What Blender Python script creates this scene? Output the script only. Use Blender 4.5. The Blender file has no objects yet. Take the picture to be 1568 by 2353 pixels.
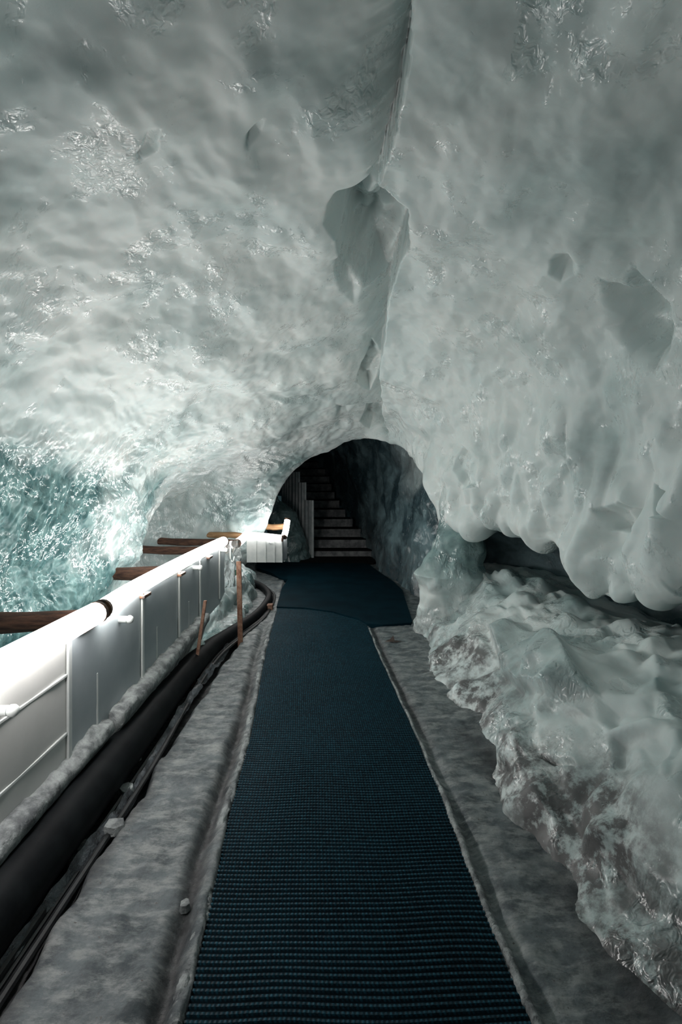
import bpy, math, random
import numpy as np
from mathutils import Vector, Matrix

# ------------------------------------------------------------------ camera, world, light, exposure
F, CX, HY, CH = 1176.0, 784.0, 1106.0, 1.6      # focal length in px, vanishing column, horizon row, eye height
C = bpy.context.scene.collection
cam_d = bpy.data.cameras.new('camera')
cam_d.sensor_fit = 'VERTICAL'
cam_d.sensor_height = 24.0
cam_d.lens = F / 2353.0 * 24.0
cam_d.shift_y = -(2353 / 2 - HY) / 2353.0
cam_d.clip_start = 0.02
cam = bpy.data.objects.new('camera', cam_d)
cam.location = (0, 0, CH)
cam.rotation_euler = (math.pi / 2, 0, 0)
C.objects.link(cam)
bpy.context.scene.camera = cam
vs = bpy.context.scene.view_settings
vs.view_transform = 'Standard'
vs.look = 'None'
vs.gamma = 1.0
vs.use_curve_mapping = False
vs.exposure = 0.86
cy = bpy.context.scene.cycles
cy.max_bounces = 8
cy.diffuse_bounces = 4
cy.glossy_bounces = 3
cy.transmission_bounces = 5
cy.adaptive_threshold = .02
w = bpy.data.worlds.new('tunnel_gloom')
w.use_nodes = True
w.node_tree.nodes['Background'].inputs[0].default_value = (0.30, 0.55, 0.62, 1)
w.node_tree.nodes['Background'].inputs[1].default_value = 0.03
bpy.context.scene.world = w
LAMP = 16.0          # radiance of the light tubes

Q = 1.0              # mesh density of the ice
R = random.Random(7)


def P(px, py, Y):
    """point at depth Y seen at photo pixel px, py"""
    return np.array([(px - CX) * Y / F, Y, CH - (py - HY) * Y / F])


def G(px, py, z=0.0):
    """point of height z seen at photo pixel px, py"""
    Y = (CH - z) * F / (py - HY)
    return ((px - CX) * Y / F, Y, z)


# ------------------------------------------------------------------ numpy noise
_rs = np.random.RandomState(3)
_perm = np.concatenate([_rs.permutation(256)] * 3).astype(np.int32)
_gr = _rs.normal(size=(256, 3))
_gr /= np.linalg.norm(_gr, axis=1)[:, None]
_gr = _gr.astype(np.float32)


def noise(p):
    p = np.asarray(p, dtype=np.float32)
    i = np.floor(p).astype(np.int32)
    f = p - i
    u = f * f * f * (f * (f * 6 - 15) + 10)
    i &= 255
    out = None
    for dx in (0, 1):
        wx = u[..., 0] if dx else 1 - u[..., 0]
        a = _perm[i[..., 0] + dx]
        for dy in (0, 1):
            wy = u[..., 1] if dy else 1 - u[..., 1]
            b = _perm[a + i[..., 1] + dy]
            for dz in (0, 1):
                wz = u[..., 2] if dz else 1 - u[..., 2]
                g = _gr[_perm[b + i[..., 2] + dz]]
                d = g[..., 0] * (f[..., 0] - dx) + g[..., 1] * (f[..., 1] - dy) + g[..., 2] * (f[..., 2] - dz)
                t = wx * wy * wz * d
                out = t if out is None else out + t
    return out * 1.6


def fbm(p, o=3, g=0.5):
    s, a = 0, 1.0
    p = np.asarray(p, dtype=np.float32)
    for k in range(o):
        s = s + a * noise(p * (2.03 ** k) + 17.3 * k)
        a *= g
    return s


def ss(a, b, x):
    t = np.clip((x - a) / (b - a), 0, 1)
    return t * t * (3 - 2 * t)


def sd_poly(px, py, poly):
    """signed distance, positive inside"""
    poly = np.array(poly, float)
    n = len(poly)
    d = np.full(px.shape, 1e18)
    ins = np.zeros(px.shape, bool)
    for i in range(n):
        a, b = poly[i], poly[(i + 1) % n]
        e = b - a
        wx, wy = px - a[0], py - a[1]
        t = np.clip((wx * e[0] + wy * e[1]) / (e @ e), 0, 1)
        d = np.minimum(d, (wx - e[0] * t) ** 2 + (wy - e[1] * t) ** 2)
        c = ((a[1] > py) != (b[1] > py))
        with np.errstate(all='ignore'):
            xi = (b[0] - a[0]) * (py - a[1]) / (b[1] - a[1] + 1e-12) + a[0]
        ins ^= c & (px < xi)
    d = np.sqrt(d)
    return np.where(ins, d, -d)


# ------------------------------------------------------------------ object helpers
def tag(o, label=None, cat=None, group=None, kind=None):
    if label: o['label'] = label
    if cat: o['category'] = cat
    if group: o['group'] = group
    if kind: o['kind'] = kind
    return o


def empty(name, loc, label, cat, group=None):
    o = bpy.data.objects.new(name, None)
    o.location = loc
    C.objects.link(o)
    return tag(o, label, cat, group)


def link(name, me, m, parent=None, smooth=True):
    o = bpy.data.objects.new(name, me)
    C.objects.link(o)
    if m: me.materials.append(m)
    if smooth:
        me.shade_smooth()
    if parent is not None:
        o.parent = parent
        o.matrix_parent_inverse = Matrix.Translation(-Vector(parent.location))
    return o


def mesh_np(name, verts, quads, attrs=None):
    me = bpy.data.meshes.new(name)
    v = np.ascontiguousarray(verts, dtype=np.float32).reshape(-1, 3)
    q = np.ascontiguousarray(quads, dtype=np.int32).reshape(-1, 4)
    me.vertices.add(len(v)); me.vertices.foreach_set('co', v.ravel())
    me.loops.add(q.size); me.loops.foreach_set('vertex_index', q.ravel())
    me.polygons.add(len(q))
    me.polygons.foreach_set('loop_start', np.arange(0, q.size, 4, dtype=np.int32))
    me.update(calc_edges=True)
    for k, a in (attrs or {}).items():
        at = me.attributes.new(k, 'FLOAT', 'POINT')
        at.data.foreach_set('value', np.ascontiguousarray(a, dtype=np.float32).ravel())
    return me


def grid_quads(nu, nv, flip=False, wrap=False):
    i = np.arange(nu - 1)[:, None]
    j = np.arange(nv if wrap else nv - 1)[None, :]
    jn = (j + 1) % nv
    a, b, c, d = i * nv + j, (i + 1) * nv + j, (i + 1) * nv + jn, i * nv + jn
    q = np.stack([a + 0 * j, b + 0 * j, c, d], -1).reshape(-1, 4)
    return q[:, ::-1] if flip else q


def grid_normals(V):
    du = np.gradient(V, axis=0); dv = np.gradient(V, axis=1)
    n = np.cross(du, dv)
    return n / (np.linalg.norm(n, axis=-1, keepdims=True) + 1e-9)


class MB:
    def __init__(s): s.v, s.f = [], []

    def add(s, vs, fs):
        b = len(s.v); s.v += [tuple(map(float, x)) for x in vs]; s.f += [tuple(b + i for i in f) for f in fs]; return s

    def box(s, lo, hi, bev=0.0):
        x0, y0, z0 = lo; x1, y1, z1 = hi
        c = [(x, y, z) for z in (z0, z1) for y in (y0, y1) for x in (x0, x1)]
        return s.add(c, [(0, 2, 3, 1), (4, 5, 7, 6), (0, 1, 5, 4), (2, 6, 7, 3), (0, 4, 6, 2), (1, 3, 7, 5)])

    def tube(s, pts, r, n=12, caps=True, wob=0.0):
        pts = [Vector(p) for p in pts]
        rr = r if hasattr(r, '__len__') else [r] * len(pts)
        b = len(s.v); up = Vector((0, 0, 1))
        for i, p in enumerate(pts):
            t = (pts[min(i + 1, len(pts) - 1)] - pts[max(i - 1, 0)]).normalized()
            ref = up if abs(t.z) < 0.9 else Vector((0, 1, 0))
            a = t.cross(ref).normalized(); c = t.cross(a)
            for k in range(n):
                th = 2 * math.pi * k / n
                q = rr[i] * (1 + (R.random() - .5) * wob)
                s.v.append(tuple(p + a * math.cos(th) * q + c * math.sin(th) * q))
        for i in range(len(pts) - 1):
            for k in range(n):
                k2 = (k + 1) % n
                s.f.append((b + i * n + k, b + i * n + k2, b + (i + 1) * n + k2, b + (i + 1) * n + k))
        if caps:
            s.f.append(tuple(b + k for k in range(n))[::-1])
            s.f.append(tuple(b + (len(pts) - 1) * n + k for k in range(n)))
        return s

    def build(s, name, m, parent=None, smooth=True, bevel=0.0):
        me = bpy.data.meshes.new(name)
        me.from_pydata(s.v, [], s.f); me.update()
        if bevel:
            import bmesh
            bm = bmesh.new(); bm.from_mesh(me)
            bmesh.ops.bevel(bm, geom=bm.edges[:], offset=bevel, segments=2, profile=.5, affect='EDGES')
            bm.to_mesh(me); bm.free()
        o = link(name, me, m, parent, False)
        if smooth:
            me.shade_smooth()
            try: me.set_sharp_from_angle(angle=math.radians(40))
            except Exception: pass
        return o


def spline(pts, n):
    P_ = np.array(pts, float)
    t = np.linspace(0, len(P_) - 1, n)
    i = np.clip(np.floor(t).astype(int), 0, len(P_) - 2); f = (t - i)[:, None]
    p0, p1, p2, p3 = P_[np.maximum(i - 1, 0)], P_[i], P_[i + 1], P_[np.minimum(i + 2, len(P_) - 1)]
    return .5 * (2 * p1 + (p2 - p0) * f + (2 * p0 - 5 * p1 + 4 * p2 - p3) * f ** 2 + (3 * p1 - p0 - 3 * p2 + p3) * f ** 3)


# ------------------------------------------------------------------ materials
class NT:
    def __init__(s, name):
        s.m = bpy.data.materials.new(name); s.m.use_nodes = True
        s.t = s.m.node_tree; s.n = s.t.nodes
        s.b = s.n['Principled BSDF']; s.out = s.n['Material Output']
        s.co = s.n.new('ShaderNodeTexCoord').outputs['Object']

    def L(s, a, b): s.t.links.new(a, b)

    def val(s, inp, v):
        if isinstance(v, bpy.types.NodeSocket): s.L(v, inp)
        else: inp.default_value = v

    def scaled(s, v):
        n = s.n.new('ShaderNodeMapping'); s.L(s.co, n.inputs[0]); n.inputs['Scale'].default_value = v; return n.outputs[0]

    def noise(s, sc, det=4, rough=.55, vec=None, dist=0.0):
        n = s.n.new('ShaderNodeTexNoise'); s.L(vec or s.co, n.inputs['Vector'])
        n.inputs['Scale'].default_value = sc; n.inputs['Detail'].default_value = det
        n.inputs['Roughness'].default_value = rough; n.inputs['Distortion'].default_value = dist
        return n.outputs['Fac']

    def voro(s, sc, vec=None, feat='F1'):
        n = s.n.new('ShaderNodeTexVoronoi'); n.feature = feat; s.L(vec or s.co, n.inputs['Vector'])
        n.inputs['Scale'].default_value = sc; return n.outputs['Distance']

    def ramp(s, x, a, b, va=0.0, vb=1.0):
        n = s.n.new('ShaderNodeMapRange'); n.interpolation_type = 'SMOOTHSTEP'
        s.L(x, n.inputs[0])
        for i, v in zip((1, 2, 3, 4), (a, b, va, vb)): n.inputs[i].default_value = v
        return n.outputs[0]

    def math(s, op, a, b=0.0):
        n = s.n.new('ShaderNodeMath'); n.operation = op; s.val(n.inputs[0], a); s.val(n.inputs[1], b); return n.outputs[0]

    def mix(s, f, a, b):
        n = s.n.new('ShaderNodeMix'); n.data_type = 'RGBA'
        s.val(n.inputs[0], f)
        s.val(n.inputs[6], a if not isinstance(a, tuple) else (*a, 1)); s.val(n.inputs[7], b if not isinstance(b, tuple) else (*b, 1))
        return n.outputs[2]

    def attr(s, name):
        n = s.n.new('ShaderNodeAttribute'); n.attribute_name = name; return n.outputs['Fac']

    def bump(s, h, strength=1.0, dist=.01, prev=None):
        n = s.n.new('ShaderNodeBump'); s.L(h, n.inputs['Height'])
        s.val(n.inputs['Strength'], strength); n.inputs['Distance'].default_value = dist
        if prev is not None: s.L(prev, n.inputs['Normal'])
        return n.outputs[0]

    def set(s, **k):
        names = dict(col='Base Color', rough='Roughness', metal='Metallic', normal='Normal', spec='Specular IOR Level', coat='Coat Weight',
                     trans='Transmission Weight', sss='Subsurface Weight', alpha='Alpha', ior='IOR', ecol='Emission Color', estr='Emission Strength')
        for a, v in k.items():
            s.val(s.b.inputs[names[a]], (*v, 1) if isinstance(v, tuple) and len(v) == 3 else v)
        return s.m


def mat_ice():
    """one ice for the whole cave: milky, clear (teal) and deep (dark) ice by attribute, which also carries painted shade"""
    n = NT('ice')
    clear, deep, gl, dirt = n.attr('clear'), n.attr('deep'), n.attr('gloss'), n.attr('dirt')
    big = n.noise(1.6, 4, .6)
    med = n.noise(7, 4, .6, dist=.6)
    milky = n.mix(n.ramp(big, .35, .68), (.62, .70, .695), (.72, .77, .755))
    teal = n.mix(n.ramp(med, .35, .65), (.06, .14, .145), (.18, .305, .30))
    c = n.mix(clear, milky, teal)
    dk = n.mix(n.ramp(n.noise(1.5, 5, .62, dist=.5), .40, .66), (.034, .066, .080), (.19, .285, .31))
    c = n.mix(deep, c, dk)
    dm = n.math('MULTIPLY', dirt, n.ramp(n.noise(9, 6, .7), .36, .62))
    c = n.mix(dm, c, (.11, .112, .112))
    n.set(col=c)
    # glossy, wet, finely rippled patches against dull frosted ice
    patch = n.ramp(n.noise(2.6, 6, .75, dist=.5), .50, .60)
    g = n.math('MAXIMUM', gl, n.math('MULTIPLY', patch, .75))
    n.set(rough=n.ramp(g, 0, 1, .5, .07), spec=n.ramp(g, 0, 1, .4, 1.0))
    rip = n.noise(26, 2, .5, vec=n.scaled((1.0, 1.0, .55)), dist=.8)
    b1 = n.bump(n.noise(9, 3, .5), .16, .03)
    b2 = n.bump(rip, n.ramp(g, 0, 1, .03, .9), .020, b1)
    b3 = n.bump(n.noise(160, 3, .6), n.ramp(g, 0, 1, .2, .25), .002, b2)
    n.set(normal=b3)
    n.set(sss=n.ramp(deep, 0, 1, .35, 0))
    n.b.inputs['Subsurface Radius'].default_value = (.5, .9, 1.0)
    n.b.inputs['Subsurface Scale'].default_value = .07
    return n.m


ICE = mat_ice()


def simple(name, c1, c2, sc=8, rough=.6, bsc=60, bstr=.3, bd=.004, vec=None, **kw):
    n = NT(name)
    v = n.scaled(vec) if vec else None
    n.set(col=n.mix(n.ramp(n.noise(sc, 6, .65, vec=v), .35, .65), c1, c2), rough=rough,
          normal=n.bump(n.noise(bsc, 5, .6, vec=v), bstr, bd), **kw)
    return n.m


def mat_floor():
    n = NT('trodden_ice')
    a = n.noise(6, 8, .75)
    st = n.noise(9, 8, .75, vec=n.scaled((.8, 1.7, 1)))
    c = n.mix(n.ramp(a, .36, .62), (.048, .062, .069), (.13, .155, .163))
    c = n.mix(n.ramp(st, .42, .66), c, (.27, .29, .285))
    d = n.attr('dirt')
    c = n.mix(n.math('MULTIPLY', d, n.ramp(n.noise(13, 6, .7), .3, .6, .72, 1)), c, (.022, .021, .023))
    sp = n.ramp(n.noise(60, 3, .6), .66, .72)
    c = n.mix(sp, c, (.09, .085, .08))
    n.set(col=c, rough=n.ramp(n.noise(14, 4, .6), .35, .6, .28, .7), spec=.4)
    b = n.bump(st, .5, .02)
    n.set(normal=n.bump(n.noise(70, 5, .65), .5, .006, b))
    return n.m


FLOORM = mat_floor()


def mat_rubber():
    n = NT('blue_rubber')
    top = n.attr('top')
    wear = n.noise(2.2, 4, .6)
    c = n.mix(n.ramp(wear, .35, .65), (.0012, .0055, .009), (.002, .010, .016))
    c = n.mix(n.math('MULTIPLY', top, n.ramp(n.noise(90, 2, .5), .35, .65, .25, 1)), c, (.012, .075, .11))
    n.set(col=c, rough=.55, spec=.12)
    return n.m


RUBBER = mat_rubber()
RUBBER_PLAIN = simple('blue_rubber_flat', (.002, .013, .020), (.003, .020, .030), 3, .8, 200, .3, .002, spec=.05)
BLACK_MAT = simple('black_rubber', (.002, .0025, .003), (.004, .005, .006), 6, .9, 150, .4, .003, spec=.2)
CONCRETE = simple('frosted_concrete', (.09, .10, .105), (.33, .36, .355), 12, .7, 60, .8, .012)
STEP = simple('step_stone', (.15, .155, .165), (.34, .345, .35), 7, .8, 40, .5, .006)
PANEL = simple('white_plastic', (.30, .345, .365), (.36, .40, .415), 2, .38, 30, .04, .004)
PANEL.node_tree.nodes['Principled BSDF'].inputs['Subsurface Weight'].default_value = 0
PANEL_LIT = simple('lit_white_plastic', (.50, .51, .49), (.57, .57, .55), 2, .4, 30, .04, .004)  # lit copy of the white plastic: near tube's brightness painted into its colour
BATTEN = simple('pale_plastic', (.50, .54, .53), (.62, .65, .63), 5, .3, 50, .1, .003)
RUST = simple('rusty_steel', (.17, .075, .045), (.33, .20, .14), 22, .8, 120, .6, .003, metal=.2)
BARK = simple('stained_log', (.045, .020, .014), (.16, .075, .045), 5, .75, 20, .7, .01, vec=(1, 9, 9))
PALEWOOD = simple('pale_wood', (.32, .17, .08), (.50, .30, .15), 5, .7, 20, .5, .006, vec=(1, 9, 9))
PIPE = simple('black_pipe', (.003, .004, .005), (.007, .009, .010), 8, .6, 90, .2, .002, spec=.08)
CABLE = simple('black_cable', (.006, .007, .008), (.016, .018, .02), 10, .4, 90, .3, .002)
FOIL = simple('grey_foil', (.03, .034, .038), (.12, .135, .15), 14, .3, 22, .9, .02)
CORR = simple('grey_corrugated_plastic', (.34, .40, .41), (.52, .56, .56), 6, .35, 40, .15, .003)
LEAF = simple('dry_leaf', (.03, .02, .02), (.06, .04, .03), 30, .8)
CAP = simple('brown_cap', (.06, .05, .05), (.22, .11, .06), 30, .5)  # end caps: orange-brown tint paints in the glow of the tube joint


def mat_glow(name, col, s):
    n = NT(name)
    n.set(col=(.8, .8, .8), rough=.4, ecol=col, estr=s)
    return n.m


TUBE_L = mat_glow('light_tube_glow', (1.0, .965, .93), LAMP)
TUBE_F = mat_glow('light_tube_glow_faint', (1.0, .95, .93), LAMP * .28)
TUBE_N = mat_glow('light_tube_glow_soft', (1.0, .95, .94), LAMP * .45)


def mat_clearplastic():
    n = NT('clear_film')
    n.set(col=(.75, .8, .8), rough=.18, trans=.75, ior=1.15, normal=n.bump(n.noise(18, 4, .6), .8, .02))
    return n.m


FILM = mat_clearplastic()

# ------------------------------------------------------------------ cave shell
# each rail runs along the tunnel: (station, X, Y, Z); stations: 1 beside the camera ... 7 the arch ... 12 top of the stairs
RAILS = [
    # back of the side hollow, floor of it
    [(0, 2.9, -1.8, -.2), (1, 2.9, .8, -.2), (2, 2.9, 1.8, -.2), (3, 2.9, 2.8, -.2), (4, 2.8, 3.8, -.2), (5, 2.5, 4.9, -.2), (6, 1.9, 5.7, -.2), (7, 1.35, 6.0, -.2), (8, 1.40, 6.5, -.2), (9, 1.0, 7.1, -.2), (10, .70, 9.0, -.2), (11, .60, 10.4, -.2), (12, -.35, 13.4, .9), (13, -2.2, 16, 1.2)],
    [(0, 3.0, -1.8, .9), (1, 3.0, .8, .9), (2, 3.0, 1.8, .9), (3, 2.9, 2.8, .9), (4, 2.8, 3.8, .9), (5, 2.45, 4.9, .9), (6, 1.8, 5.7, .6), (7, 1.25, 6.0, .3), (8, 1.42, 6.5, .3), (9, 1.05, 7.1, .3), (10, .74, 9.0, .4), (11, .60, 10.5, .5), (12, -.38, 13.4, 1.5), (13, -2.2, 16, 1.8)],
    [(0, 2.4, -1.8, 1.3), (1, 2.4, .8, 1.3), (2, 2.4, 1.8, 1.3), (3, 2.35, 2.8, 1.25), (3.6, 2.3, 3.4, 1.1), (4, 2.2, 3.8, 1.2), (5, 2.0, 4.9, 1.25), (6, 1.5, 5.6, 1.0), (7, 1.20, 5.9, .7), (8, 1.45, 6.4, .7), (9, 1.10, 7.1, .7), (10, .80, 9.0, .8), (11, .55, 10.6, 1.0), (12, -.40, 13.4, 1.9), (13, -2.2, 16, 2.2)],
    # lip of the overhanging wall
    [(0, 1.9, -1.8, 1.1), (1, 1.92, .8, 1.1), (2, 1.92, 1.8, 1.1), (3, 1.85, 2.75, 1.12), (3.35, 1.80, 3.1, .90), (3.75, 1.74, 3.5, .80), (4.0, 1.70, 3.75, .90), (4.3, 1.66, 4.1, 1.14), (5, 1.48, 4.8, 1.17), (5.5, 1.30, 5.2, 1.15), (6, 1.18, 5.45, 1.1), (7, 1.12, 5.7, 1.05), (8, 1.40, 6.2, 1.05), (9, 1.15, 7.1, 1.1), (10, .85, 9.0, 1.2), (11, .50, 10.7, 1.5), (12, -.42, 13.4, 2.3), (13, -2.2, 16, 2.5)],
    [(0, 2.0, -1.8, 1.5), (1, 1.98, .8, 1.5), (2, 1.95, 1.8, 1.5), (3, 1.80, 2.8, 1.48), (4, 1.62, 3.8, 1.42), (5, 1.38, 4.8, 1.42), (6, 1.12, 5.4, 1.38), (7, 1.03, 5.7, 1.38), (8, 1.35, 6.2, 1.45), (9, 1.15, 7.2, 1.5), (10, .88, 9.0, 1.6), (11, .42, 10.8, 1.9), (12, -.44, 13.4, 2.6), (13, -2.2, 16, 2.8)],
    [(0, 2.0, -1.8, 2.1), (1, 1.98, .8, 2.1), (2, 1.95, 1.8, 2.05), (3, 1.78, 2.8, 2.0), (4, 1.55, 3.8, 1.93), (5, 1.28, 4.8, 1.84), (6, 1.02, 5.6, 1.75), (7, .95, 6.0, 1.72), (8, 1.22, 6.4, 1.85), (9, 1.15, 7.4, 1.95), (10, .85, 9.1, 2.0), (11, .30, 11, 2.3), (12, -.46, 13.4, 2.9), (13, -2.2, 16, 3.0)],
    [(0, 1.5, -1.8, 2.9), (1, 1.5, .8, 2.9), (2, 1.45, 1.8, 2.85), (3, 1.38, 2.8, 2.75), (4, 1.22, 3.8, 2.6), (5, 1.04, 4.9, 2.38), (6, .86, 6.0, 2.13), (7, .80, 6.5, 2.02), (8, .92, 6.9, 2.3), (9, .85, 7.8, 2.4), (10, .6, 9.3, 2.45), (11, .1, 11, 2.75), (12, -.6, 13.4, 3.1), (13, -2.4, 16, 3.2)],
    [(0, .26, -1.8, 3.4), (1, .24, .8, 3.35), (2, .24, 1.8, 3.3), (3, .22, 2.8, 3.2), (4, .32, 3.8, 3.02), (5, .38, 5.1, 2.78), (6, .55, 6.5, 2.43), (7, .35, 7.2, 2.2), (8, .3, 7.6, 2.6), (9, .2, 8.3, 2.7), (10, 0, 9.5, 2.8), (11, -.3, 11, 3.0), (12, -1, 13.4, 3.3), (13, -2.8, 16, 3.4)],
    [(0, -.8, -1.8, 3.2), (1, -.8, .8, 3.2), (2, -.8, 1.8, 3.15), (3, -.75, 2.8, 3.05), (4, -.6, 3.9, 2.85), (5, -.35, 5.3, 2.58), (6, -.1, 6.9, 2.28), (7, -.03, 7.6, 2.12), (8, -.2, 8.0, 2.6), (9, -.3, 8.8, 2.6), (10, -.6, 9.6, 2.7), (11, -1, 11, 2.9), (12, -1.8, 13.4, 3.2), (13, -3.2, 16, 3.3)],
    [(0, -1.6, -1.8, 2.7), (1, -1.62, .8, 2.7), (2, -1.6, 1.8, 2.65), (3, -1.6, 2.8, 2.6), (4, -1.48, 3.9, 2.45), (5, -1.2, 5.3, 2.25), (6, -.8, 6.9, 2.05), (7, -.57, 8.0, 1.91), (8, -.8, 8.4, 2.3), (9, -1.1, 9, 2.3), (10, -1.4, 9.8, 2.4), (11, -1.8, 11.2, 2.6), (12, -2.7, 13.4, 3), (13, -3.6, 16, 3.0)],
    [(0, -2.1, -1.8, 2.0), (1, -2.1, .8, 2.0), (2, -2.1, 1.8, 1.97), (3, -2.1, 2.8, 1.92), (4, -2.05, 3.9, 1.87), (5, -1.9, 5.1, 1.78), (6, -1.7, 6.9, 1.75), (7, -.95, 8.2, 1.50), (8, -1.3, 8.8, 1.7), (9, -1.7, 9.5, 1.8), (10, -2.0, 10.2, 1.9), (11, -2.4, 11.4, 2.1), (12, -3.1, 13.4, 2.6), (13, -3.8, 16, 2.6)],
    [(0, -2.3, -1.8, 1.3), (1, -2.3, .8, 1.3), (2, -2.3, 1.8, 1.3), (3, -2.3, 2.8, 1.27), (4, -2.25, 3.9, 1.22), (5, -2.03, 5.2, 1.17), (6, -2.55, 7.2, 1.25), (7, -1.17, 8.3, .95), (8, -1.6, 9.0, 1.1), (9, -2.1, 9.8, 1.1), (10, -2.4, 10.5, 1.2), (11, -2.7, 11.6, 1.4), (12, -3.3, 13.4, 2.0), (13, -3.9, 16, 2.0)],
    [(0, -2.35, -1.8, .6), (1, -2.35, .8, .6), (2, -2.35, 1.8, .57), (3, -2.35, 2.8, .55), (4, -2.22, 3.9, .55), (5, -2.12, 4.75, .6), (6, -2.75, 7.1, .6), (7, -1.42, 8.5, .42), (8, -1.9, 9.2, .5), (9, -2.3, 9.9, .5), (10, -2.6, 10.6, .6), (11, -2.8, 11.7, .8), (12, -3.3, 13.4, 1.4), (13, -3.9, 16, 1.4)],
    [(0, -2.2, -1.8, -.2), (1, -2.2, .8, -.2), (2, -2.2, 1.8, -.2), (3, -2.2, 2.8, -.2), (4, -2.2, 3.9, -.15), (5, -2.15, 4.9, .05), (6, -2.5, 7.0, .32), (7, -1.75, 8.6, .0), (8, -2.0, 9.3, -.1), (9, -2.3, 10, -.1), (10, -2.6, 10.8, -.1), (11, -2.8, 11.8, 0), (12, -3.3, 13.4, .8), (13, -3.9, 16, .8)],
    [(0, -1.38, -1.8, -.5), (1, -1.38, .8, -.5), (2, -1.38, 1.8, -.5), (3, -1.38, 2.8, -.5), (4, -1.38, 3.9, -.4), (5, -1.42, 5.0, -.1), (6, -1.5, 6.9, .22), (7, -1.5, 8.4, -.2), (8, -1.6, 9.2, -.25), (9, -1.8, 9.9, -.25), (10, -1.8, 10.8, -.25), (11, -1.8, 11.8, -.25), (12, -2.2, 13.4, .5), (13, -3.0, 16, .5)],
]


def pchip(xk, yk, x):
    xk = np.array(xk, float); yk = np.array(yk, float)
    h = np.diff(xk); d = np.diff(yk) / h
    m = np.zeros(len(xk)); m[0], m[-1] = d[0], d[-1]
    for i in range(1, len(xk) - 1):
        if d[i - 1] * d[i] > 0:
            w1, w2 = 2 * h[i] + h[i - 1], h[i] + 2 * h[i - 1]
            m[i] = (w1 + w2) / (w1 / d[i - 1] + w2 / d[i])
    i = np.clip(np.searchsorted(xk, x, side='right') - 1, 0, len(xk) - 2)
    t = (x - xk[i]) / h[i]
    return ((2 * t ** 3 - 3 * t ** 2 + 1) * yk[i] + (t ** 3 - 2 * t ** 2 + t) * h[i] * m[i]
            + (-2 * t ** 3 + 3 * t ** 2) * yk[i + 1] + (t ** 3 - t ** 2) * h[i] * m[i + 1])


def dens(cnt):
    out = []
    for i, c in enumerate(cnt):
        c = max(2, int(c * Q)); out += [i + k / c for k in range(c)]
    return np.array(out + [len(cnt)])


S = dens([10, 60, 140, 150, 140, 130, 100, 50, 50, 60, 50, 30, 12])
KD = dens([14, 16, 50, 75, 75, 90, 115, 100, 90, 80, 80, 65, 35, 25])
rails = np.array([[pchip([k[0] for k in r], [k[a] for k in r], S) for a in (1, 2, 3)] for r in RAILS]).transpose(2, 0, 1)  # S,K,3
ki = np.clip(np.floor(KD).astype(int), 0, len(RAILS) - 2); kf = (KD - ki)[None, :, None]
p0, p1, p2, p3 = (rails[:, np.clip(ki + o, 0, len(RAILS) - 1)] for o in (-1, 0, 1, 2))
V = .5 * (2 * p1 + (p2 - p0) * kf + (2 * p0 - 5 * p1 + 4 * p2 - p3) * kf ** 2 + (3 * p1 - p0 - 3 * p2 + p3) * kf ** 3)
N = grid_normals(V)
# make the normals point into the ice (outwards from the passage)
ctr = np.array([0, 0, 1.3]); probe = V[len(S) // 4, len(KD) // 2] - ctr; probe[1] = 0
if (N[len(S) // 4, len(KD) // 2] @ probe) < 0: N = -N
Yc = np.maximum(V[..., 1], .6)
PX = CX + F * V[..., 0] / Yc
PY = HY - F * (V[..., 2] - CH) / Yc
SS = S[:, None] + 0 * KD[None]
KK = KD[None] + 0 * S[:, None]
front = 1 - ss(6.9, 7.1, SS)                       # this side of the arch
near_arch = 1 - np.exp(-((SS - 7) / .8) ** 2)
disp = np.zeros(SS.shape)
# broad swells everywhere
disp += .10 * fbm(V * 0.9, 2) * (.15 + .85 * near_arch)
disp += .045 * fbm(V * np.array([2.6, 2.0, 2.6]), 3) * (.35 + .65 * near_arch)
# the right wall: lumps that drape downwards
rw = ss(7.2, 6.3, KK) * front * ss(1.2, 2.6, KK)
Vd = V * np.array([1.5, 2.3, 1.3]) + np.stack([0 * KK, V[..., 2] * .9, 0 * KK], -1)
lum = fbm(Vd, 2)
disp += rw * ss(2.6, 1.2, V[..., 2]) * -.23 * np.sqrt(lum ** 2 + .01) * (.4 + .6 * near_arch)
lum2 = noise(V * np.array([3.4, 5.2, 2.6]) + np.stack([0 * KK, V[..., 2] * 2, 0 * KK], -1) + 9)
disp += rw * ss(2.9, 1.3, V[..., 2]) * -.075 * np.sqrt(lum2 ** 2 + .01) * (.5 + .5 * near_arch)
# the left wall and vault: flowing ripples
lw = ss(7.2, 7.8, KK) * front
Vl = V + .25 * np.stack([noise(V * 1.7 + 3), noise(V * 1.7 + 31), noise(V * 1.7 + 53)], -1)
disp += lw * .018 * fbm(Vl * np.array([3.6, 1.8, 3.4]), 2, .5) + lw * .012 * ss(2.9, 2.0, V[..., 2]) * fbm(Vl * np.array([8, 4, 7]), 2, .5)
low = ss(2.15, 1.7, V[..., 2]) * lw * ss(6.2, 5.0, SS)
disp += low * .022 * fbm(Vl * np.array([10, 12, 5]), 3, .65)
# deep chamber walls: broken, blocky
disp += (1 - front) * .05 * np.abs(fbm(V * 1.6, 3, .5))
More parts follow.
